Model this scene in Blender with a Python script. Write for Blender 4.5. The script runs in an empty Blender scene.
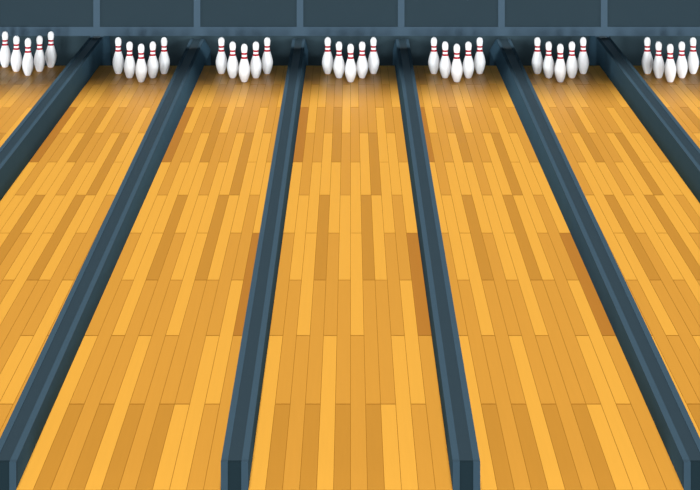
import bpy, math
C = bpy.context.scene
S = 1.066/204.0          # metres per unit of the lane's front width
D0 = 9.0                 # distance from the camera to the front ends of the lanes
H_EYE = 770*S
# ---------------- camera ----------------
cd = bpy.data.cameras.new('camera'); cam = bpy.data.objects.new('camera', cd)
C.collection.objects.link(cam); C.camera = cam
cam.location = (0, 0, H_EYE); cam.rotation_euler = (math.pi/2, 0, 0)
cd.sensor_width = 36; cd.lens = 36*(204/1.066*D0)/700
cd.shift_x = -0.5/700; cd.shift_y = -526/700
cd.clip_end = 200
# ---------------- world, lights, exposure ----------------
W = bpy.data.worlds.new('world'); C.world = W; W.use_nodes = True
bg = W.node_tree.nodes['Background']
bg.inputs[0].default_value = (0.80, 0.92, 1.0, 1); bg.inputs[1].default_value = 0.075
def sun(name, az, el, strength, ang, col):
    """az: degrees to the right of straight behind the camera"""
    l = bpy.data.lights.new(name, 'SUN'); l.energy = strength; l.angle = math.radians(ang); l.color = col
    o = bpy.data.objects.new(name, l); C.collection.objects.link(o)
    o.rotation_euler = (math.radians(90-el), 0, math.radians(az)); o.location = (0, -2, 8)
    return o
sun('overhead_light', 0, 90, 3.8, 13, (1, 1, 1))
for az in (-14, 0, 14): sun('front_light', az, 2.5, 1.27, 7, (0.93, 0.98, 1))
sun('side_light_left', -68, 3, 1.1, 12, (0.93, 0.98, 1))
sun('side_light_right', 68, 3, 1.1, 12, (0.93, 0.98, 1))
pl = bpy.data.lights.new('pit_fill_light', 'AREA'); pl.shape = 'RECTANGLE'; pl.size = 12; pl.size_y = 0.30
pl.energy = 32; pl.spread = math.radians(150); pl.color = (0.95, 0.98, 1)
po = bpy.data.objects.new('pit_fill_light', pl); C.collection.objects.link(po); po.location = (0, 20.66, 0.62)  # added fill with no fixture, brightens the divider tops over the pit
C.view_settings.view_transform = 'Standard'; C.view_settings.look = 'None'
C.view_settings.gamma = 1; C.view_settings.exposure = 0; C.view_settings.use_curve_mapping = False

# ---------------- materials ----------------
def lin(c):
    c /= 255.0
    return c/12.92 if c <= .04045 else ((c+.055)/1.055)**2.4
def mat(name, rgb, gain=1.0, grain=0.0, stretch=None, rough=0.9, spec=0.0):
    m = bpy.data.materials.new(name); m.use_nodes = True
    nt = m.node_tree; b = nt.nodes['Principled BSDF']
    base = [min(.95, lin(v)*gain) for v in rgb]
    b.inputs['Roughness'].default_value = rough
    b.inputs['Specular IOR Level'].default_value = spec
    b.inputs['Base Color'].default_value = (*base, 1)
    if grain:
        tc = nt.nodes.new('ShaderNodeTexCoord'); mp = nt.nodes.new('ShaderNodeMapping')
        nz = nt.nodes.new('ShaderNodeTexNoise'); cr = nt.nodes.new('ShaderNodeValToRGB')
        mp.inputs['Scale'].default_value = stretch or (8, 8, 8)
        nz.inputs['Scale'].default_value = 1.0; nz.inputs['Detail'].default_value = 3
        nt.links.new(tc.outputs['Object'], mp.inputs[0]); nt.links.new(mp.outputs[0], nz.inputs[0])
        nt.links.new(nz.outputs[0], cr.inputs[0])
        cr.color_ramp.elements[0].position = .3; cr.color_ramp.elements[1].position = .7
        cr.color_ramp.elements[0].color = (*[v*(1-grain) for v in base], 1)
        cr.color_ramp.elements[1].color = (*[min(.95, v*(1+grain)) for v in base], 1)
        nt.links.new(cr.outputs[0], b.inputs['Base Color'])
    return m
WG = (60, 2.5, 1)
M = dict(
    Y=mat('honey_maple', (253, 183, 69), .785, .012, WG, .42, .13),
    M=mat('golden_maple', (232, 163, 60), .785, .012, WG, .42, .13),
    D=mat('dark_maple', (215, 149, 52), .785, .012, WG, .42, .13),
    X=mat('brown_maple', (200, 131, 46), .785, .012, WG, .42, .13),
    seam=mat('seam_brown', (196, 134, 44), .62, .03),
    strip=mat('brass_strip', (150, 128, 88), .8, .05),
    channel=mat('channel_slate', (52, 70, 80), .78, .02, None, .4, .3),
    rail=mat('rail_slate', (68, 90, 104), .80, .02),
    side=mat('divider_side_slate', (46, 68, 82), 1.6, .02),
    cap=mat('end_panel_slate', (38, 54, 61), .72, .02),
    cap_rail=mat('end_rail_slate', (66, 87, 101), .72, .02),
    panel=mat('panel_slate', (54, 70, 79), .72, .02, (2, 2, 2)),
    frame=mat('frame_slate', (71, 90, 105), .9, .02, (2, 2, 2)),
    pit=mat('pit_wall_dark', (34, 45, 50), 2.2, .02, (2, 2, 2)),
    floor=mat('under_floor_dark', (34, 44, 50), .8, .04),
    pin=mat('pin_white', (250, 250, 253), .97, .004),
    red=mat('stripe_red', (196, 20, 42), .75, .02),
)

# ---------------- helpers ----------------
def mesh_obj(name, boxes, parent=None, mats=None):
    """boxes: (x0,x1,y0,y1,z0,z1,material index), joined in ONE mesh"""
    v, f, mi = [], [], []
    for b in boxes:
        x0, x1, y0, y1, z0, z1 = b[:6]; k = b[6] if len(b) > 6 else 0
        n = len(v)
        # b[7]: (x0,x1) near-bottom, far-bottom, near-top, far-top where the box tapers
        (a0,a1),(b0,b1),(c0,c1),(d0,d1) = b[7] if len(b) > 7 else [(x0,x1)]*4
        v += [(a0,y0,z0),(a1,y0,z0),(b1,y1,z0),(b0,y1,z0),(c0,y0,z1),(c1,y0,z1),(d1,y1,z1),(d0,y1,z1)]
        f += [(n,n+3,n+2,n+1),(n+4,n+5,n+6,n+7),(n,n+1,n+5,n+4),(n+1,n+2,n+6,n+5),(n+2,n+3,n+7,n+6),(n+3,n,n+4,n+7)]
        mi += [k]*6
    me = bpy.data.meshes.new(name); me.from_pydata(v, [], f); me.update()
    for m in mats: me.materials.append(m)
    me.polygons.foreach_set('material_index', mi)
    o = bpy.data.objects.new(name, me); C.collection.objects.link(o)
    if parent: o.parent = parent
    return o
def bevel(o, w):
    b = o.modifiers.new('bevel', 'BEVEL'); b.width = w; b.segments = 2; b.limit_method = 'ANGLE'
def empty(name, loc, label, cat, group=None):
    o = bpy.data.objects.new(name, None); C.collection.objects.link(o); o.location = loc
    o.empty_display_size = .1
    return tag(o, label, cat, group)
def tag(o, label, cat, group=None):
    o['label'] = label; o['category'] = cat
    if group: o['group'] = group
    return o
def structure(o): o['kind'] = 'structure'; return o

D_END, D_MASK, D_PIT = 2.2225, 2.26, 2.325
Y0, Y_END, Y_MASK, Y_PIT = D0, D0*D_END, D0*D_MASK, D0*D_PIT
ZF = -0.25                                    # the floor under lanes and pit
# ---------------- the setting ----------------
structure(mesh_obj('floor', [(-9, 9, 5.0, Y_PIT+.3, ZF-.1, ZF)], mats=[M['floor']]))
structure(mesh_obj('wall_back', [(-9, 9, Y_PIT, Y_PIT+.2, ZF, 6.0)], mats=[M['pit']]))
Z_R0, Z_R1, Z_TOP = H_EYE-316.9*D_MASK*S, H_EYE-307.9*D_MASK*S, 1.60
structure(mesh_obj('wall_upper', [(-9, 9, Y_MASK, Y_MASK+.10, Z_TOP+.1, 6.0)], mats=[M['panel']]))
structure(mesh_obj('shade_soffit', [(-9, 9, 18.65, Y_PIT+.2, 6.0, 6.25)], mats=[M['panel']]))  # unseen soffit, added to cast the soft shade on the far lane ends

# masking frame: one thing with a rail below, a rail on top and its posts; each panel in it a thing
def mx(px): return (px-350.5)*D_MASK*S
post_px = [-5.0, 96.6, 197.0, 300.0, 401.2, 501.5, 604.2, 706.0]
pw = 6.6*D_MASK*S/2
fr = empty('wall_frame', (0, Y_MASK, Z_R0), 'slate blue frame of long rail and upright posts over the row of pins', 'frame')
L = mx(post_px[0])-pw-1.5; R = mx(post_px[-1])+pw+1.5
def fbox(name, x0, x1, z0, z1):
    o = mesh_obj(name, [(x0, x1, 0, .09, z0-Z_R0, z1-Z_R0)], fr, [M['frame']]); return o
fbox('bottom_rail', L, R, Z_R0, Z_R1); fbox('top_rail', L, R, Z_TOP, Z_TOP+.1)
for p in post_px: fbox('post', mx(p)-pw, mx(p)+pw, Z_R1, Z_TOP)
where = ['leftmost dark slate wall panel, above the left corner pins and the widest left divider',
         'dark slate wall panel above the pins of the second lane from the left',
         'dark slate wall panel above the pins of the third lane from the left',
         'dark slate wall panel above the middle lane pins, fourth from the left',
         'dark slate wall panel above the pins of the third lane from the right',
         'dark slate wall panel above the pins of the second lane from the right',
         'rightmost dark slate wall panel, above the right corner pins']
for i in range(7):
    x0, x1 = mx(post_px[i])+pw, mx(post_px[i+1])-pw
    o = mesh_obj('wall_panel', [(-(x1-x0)/2, (x1-x0)/2, .012, .05, 0, Z_TOP-Z_R1)], mats=[M['panel']])
    o.location = ((x0+x1)/2, Y_MASK, Z_R1)
    tag(o, where[i], 'wall panel', 'wall panels above the pins')

# ---------------- lanes ----------------
PAT = ['YDMDYDMDYYMM',
       'YMMMYMMMMYYM',
       'MMYMMMYMMMYX',
       'MYYDMYYDYMMX',
       'YYYDYYYDYYMY',
       'YMYYYMYYDYYY',
       'XMMYDMMYDYYM',
       'XYMMDYMMMYMM',
       'MYYMMYYMMMMY',
       'MMYYMMYMMMYY']
EVEN = {1, 3, 5, 7, 8, 10}        # columns with a joint at odd row lines (counted from 0)
ROWS = [1, 1.124, 1.249, 1.3725, 1.498, 1.6176, 1.738, 1.860, 1.983, 2.107]
def lane_y(j): return D0*ROWS[j]
def make_lane(xa, xb, label, no_dark=(), ta=0, tb=0, ca=0, cb=0):
    """ta, tb: how far the edges (and with them the planks) shift for each D0 of depth;
    ca, cb: how far the divider there cuts into the outermost plank"""
    cx = (xa+xb)/2; g = .0016; gy = .006; idx = 'YMDX'
    def ex(f, y):
        d = (y-Y0)/D0; l = xa+ta*d; rr = xb+tb*d
        return l+(rr-l)*f-cx+(ca*d if f == 0 else cb*d if f == 1 else 0)
    boxes = []
    def add(f0, f1, y0, y1, z0, z1, k, gl=0, gr=0):
        n_, f_ = (ex(f0, y0)+gl, ex(f1, y0)-gr), (ex(f0, y1)+gl, ex(f1, y1)-gr)
        boxes.append((0, 0, y0-Y0, y1-Y0, z0-ZF, z1-ZF, k, [n_, f_, n_, f_]))
    add(0, 1, Y0, Y_END-.03, ZF, -.002, 4)
    for c in range(12):
        j = 0
        while j < 10:
            k = j+1
            # a plank runs on until a row line where its column has a joint
            while k < 10 and ((k % 2 == 1) != (c in EVEN)): k += 1
            y0 = Y0-.004 if j == 0 else lane_y(j)+gy
            y1 = Y_END-.03 if k >= 10 else lane_y(k)-gy
            add(c/12, (c+1)/12, y0, y1, -.002, 0, idx.index('M' if c in no_dark and PAT[j][c] == 'X' else PAT[j][c]),
                g if c else 0, g if c < 11 else 0)
            j = k
    root = empty('bowling_lane', (cx, Y0, ZF), label, 'bowling lane', 'wooden bowling lanes')
    mesh_obj('lane_deck', boxes, root, [M['Y'], M['M'], M['D'], M['X'], M['seam']])
    e0, e1 = (ex(0, Y_END), ex(1, Y_END))
    mesh_obj('end_strip', [(e0, e1, Y_END-.03-Y0, Y_END-Y0, 0, -ZF+.001)], root, [M['strip']])
U = S
# growth of the dividers per D0 of depth, in lane units: (inner base, inner top, outer top)
GROW = {'tall': (-3, 0, 3), 'side': (-7.5, 4, 8), 'mid': (-3, 2, 4)}
lanes = [(-794, -589, 'plank lane at the far left, beyond the leftmost divider'),
         (-561, -362.5, 'plank lane second from the left, between the two leftmost dividers'),
         (-334, -130, 'plank lane third from the left, just left of the middle lane'),
         (-102, 102, 'middle plank lane running straight back, between the two central dividers'),
         (130, 333, 'plank lane third from the right, just right of the middle lane'),
         (361.5, 557, 'plank lane second from the right, between the two rightmost dividers'),
         (585, 790, 'plank lane at the far right, beyond the rightmost divider')]
for i, (a, b, lb) in enumerate(lanes):
    make_lane(a*U, b*U, 'honey and amber '+lb, (11,) if i < 2 else (0,) if i > 4 else (),
              *[v*U for v in ((0, 0, 0, -3), (3, 0, 0, -8), (7.5, 0, 0, -4), (3, -3, 0, 0), (0, -7.5, 4, 0), (0, -3, 8, 0), (0, 0, 3, 0))[i]])

# ---------------- dividers ----------------
def make_divider(xa, xb, h, label, kind):
    cx = (xa+xb)/2; w = (xb-xa)/2-.0012; r = 7*S
    root = empty('lane_divider', (cx, Y0, ZF), label, 'lane divider', 'slate dividers between the lanes')
    top = h-ZF; Lh = Y_PIT-Y0-.003
    gb, gi, go = [v*U for v in GROW[kind]]
    inner = 1 if cx < 0 else -1            # the side facing the middle of the hall
    def bot(y):
        d = max(0, y)/D0; e = -gb*d
        o_ = go*d
        return (-w-o_, w+e) if inner > 0 else (-w-e, w+o_)
    def tp(y):
        d = max(0, y)/D0
        return (-w-go*d, w-gi*d) if inner > 0 else (-w+gi*d, w+go*d)
    def part(name, ya, yb, z0, z1, m, lo, hi):
        return mesh_obj(name, [(0, 0, ya, yb, z0, z1, 0, [lo(ya), lo(yb), hi(ya), hi(yb)])], root, [M[m]])
    left = lambda y: (tp(y)[0], tp(y)[0]+r)
    mid = lambda y: (tp(y)[0]+r, tp(y)[1]-r)
    right = lambda y: (tp(y)[1]-r, tp(y)[1])
    v, f = [], []; NS = 16
    for i in range(NS+1):                  # upright below the lane's surface, the inner side leaning back above it
        y = .03+(Lh-.03)*i/NS
        (b0, b1), (t0, t1) = bot(y), tp(y)
        v += [(b0, y, 0), (b0, y, -ZF), (t0, y, top-.006), (t1, y, top-.006), (b1, y, -ZF), (b1, y, 0)]
    for i in range(NS):
        for k in range(6):
            a, b = i*6+k, i*6+(k+1) % 6
            f.append((a, b, b+6, a+6))
    f += [tuple(range(5, -1, -1)), tuple(range(NS*6, NS*6+6))]
    me = bpy.data.meshes.new('divider_body'); me.from_pydata(v, [], f); me.materials.append(M['side'])
    bd = bpy.data.objects.new('divider_body', me); C.collection.objects.link(bd); bd.parent = root
    part('channel', .03, Lh, top-.006, top-.0045, 'channel', mid, mid)
    part('rail', .03, Lh-.012, top-.006, top, 'rail', left, left)
    part('rail', .03, Lh-.012, top-.006, top, 'rail', right, right)
    for x0, x1 in ((-w, -w+r), (w-r, w)):
        mesh_obj('end_post', [(x0, x1, 0, .03, 0, top)], root, [M['cap_rail']])
    mesh_obj('end_panel', [(-w+r, w-r, .004, .03, 0, top-.0045)], root, [M['cap']])
hs, ht = 27*S, 48*S
divs = [(-588.5, -561, ht, 'tall slate blue divider at the far left, its near end out of frame'),
        (-362, -334, hs, 'low slate divider second from the left, ending at the lower left corner'),
        (-130, -102, hs, 'low slate divider along the left side of the middle lane'),
        (102, 130, hs, 'low slate divider along the right side of the middle lane'),
        (333, 361, hs, 'low slate divider second from the right, ending at the lower right corner'),
        (557, 585, ht, 'tall slate blue divider at the far right, its near end out of frame')]
for (a, b, h, lb), kd in zip(divs, ('tall', 'side', 'mid', 'mid', 'side', 'tall')): make_divider(a*U, b*U, h, lb, kd)

# ---------------- pins ----------------
PH = 39.6*2.121*S
prof = [(0,0),(.052,0),(.068,.006),(.082,.03),(.100,.075),(.118,.125),(.136,.19),(.146,.25),(.150,.305),(.147,.36),
        (.137,.42),(.121,.48),(.104,.535),(.088,.585),(.075,.63),(.068,.665),(.0655,.70),(.066,.74),(.070,.775),
        (.076,.81),(.081,.85),(.0825,.885),(.079,.92),(.070,.95),(.055,.975),(.035,.991),(.015,.999),(0,1)]
def lathe(name, pts, m, parent, n=32):
    v, f = [], []
    pts = [(r*PH, z*PH) for r, z in pts]
    ring = []
    for r, z in pts:
        if r == 0: ring.append([len(v)]); v.append((0, 0, z))
        else:
            ring.append(list(range(len(v), len(v)+n)))
            v += [(r*math.cos(2*math.pi*i/n), r*math.sin(2*math.pi*i/n), z) for i in range(n)]
    for a, b in zip(ring, ring[1:]):
        for i in range(n):
            j = (i+1) % n
            if len(a) == 1: f.append((a[0], b[j], b[i]))
            elif len(b) == 1: f.append((a[i], a[j], b[0]))
            else: f.append((a[i], a[j], b[j], b[i]))
    me = bpy.data.meshes.new(name); me.from_pydata(v, [], f); me.materials.append(m)
    for p in me.polygons: p.use_smooth = True
    o = bpy.data.objects.new(name, me); C.collection.objects.link(o); o.parent = parent
    return o
def rad(z):
    for (r0, z0), (r1, z1) in zip(prof[1:], prof[2:]):
        if z0 <= z <= z1: return r0+(r1-r0)*(z-z0)/(z1-z0+1e-9)
def band(z0, z1):
    zs = [z0+(z1-z0)*i/4 for i in range(5)]
    return [(rad(z0)-.004, z0)]+[(rad(z)+.0018, z) for z in zs]+[(rad(z1)-.004, z1)]
proto = None
def place_pin(x, y, label, zs=1.0):
    global proto
    if proto is None:
        r = empty('bowling_pin', (x, y, 0), label, 'bowling pin', 'white bowling pins')
        lathe('pin_body', prof, M['pin'], r)
        lathe('stripe', band(.613, .662), M['red'], r)
        lathe('stripe', band(.718, .767), M['red'], r)
        r.scale = (1, 1, zs); proto = r; return
    r = proto.copy(); C.collection.objects.link(r); r.location = (x, y, 0); r.scale = (1, 1, zs)
    r['label'] = label; r['category'] = 'bowling pin'; r['group'] = 'white bowling pins'
    for ch in list(proto.children):
        c = ch.copy(); C.collection.objects.link(c); c.parent = r
racks = [(28.0, 356.5, 'far left lane'), (141.2, 363, 'second lane from the left'), (244.3, 363, 'third lane from the left'),
         (350.6, 363, 'middle lane'), (456.8, 363, 'third lane from the right'), (560.3, 363, 'second lane from the right'),
         (670.2, 363, 'far right lane')]
who = [(0, 0, 'white front pin at the tip of the V on the %s'), (-11.6, -4, 'white pin just left of the front pin on the %s'),
       (11.6, -4, 'white pin just right of the front pin on the %s'), (-22.9, -8.2, 'white rear left corner pin on the %s'),
       (22.9, -8.2, 'white rear right corner pin on the %s')]
for cx, yb, ln in racks:
    for dx, dy, lb in who:
        D = 770/(yb+dy)
        place_pin((cx+dx-350.5)*D*S, D0*D, lb % ln, .97 if dx == 0 else .937 if abs(dx) < 12 else .95)
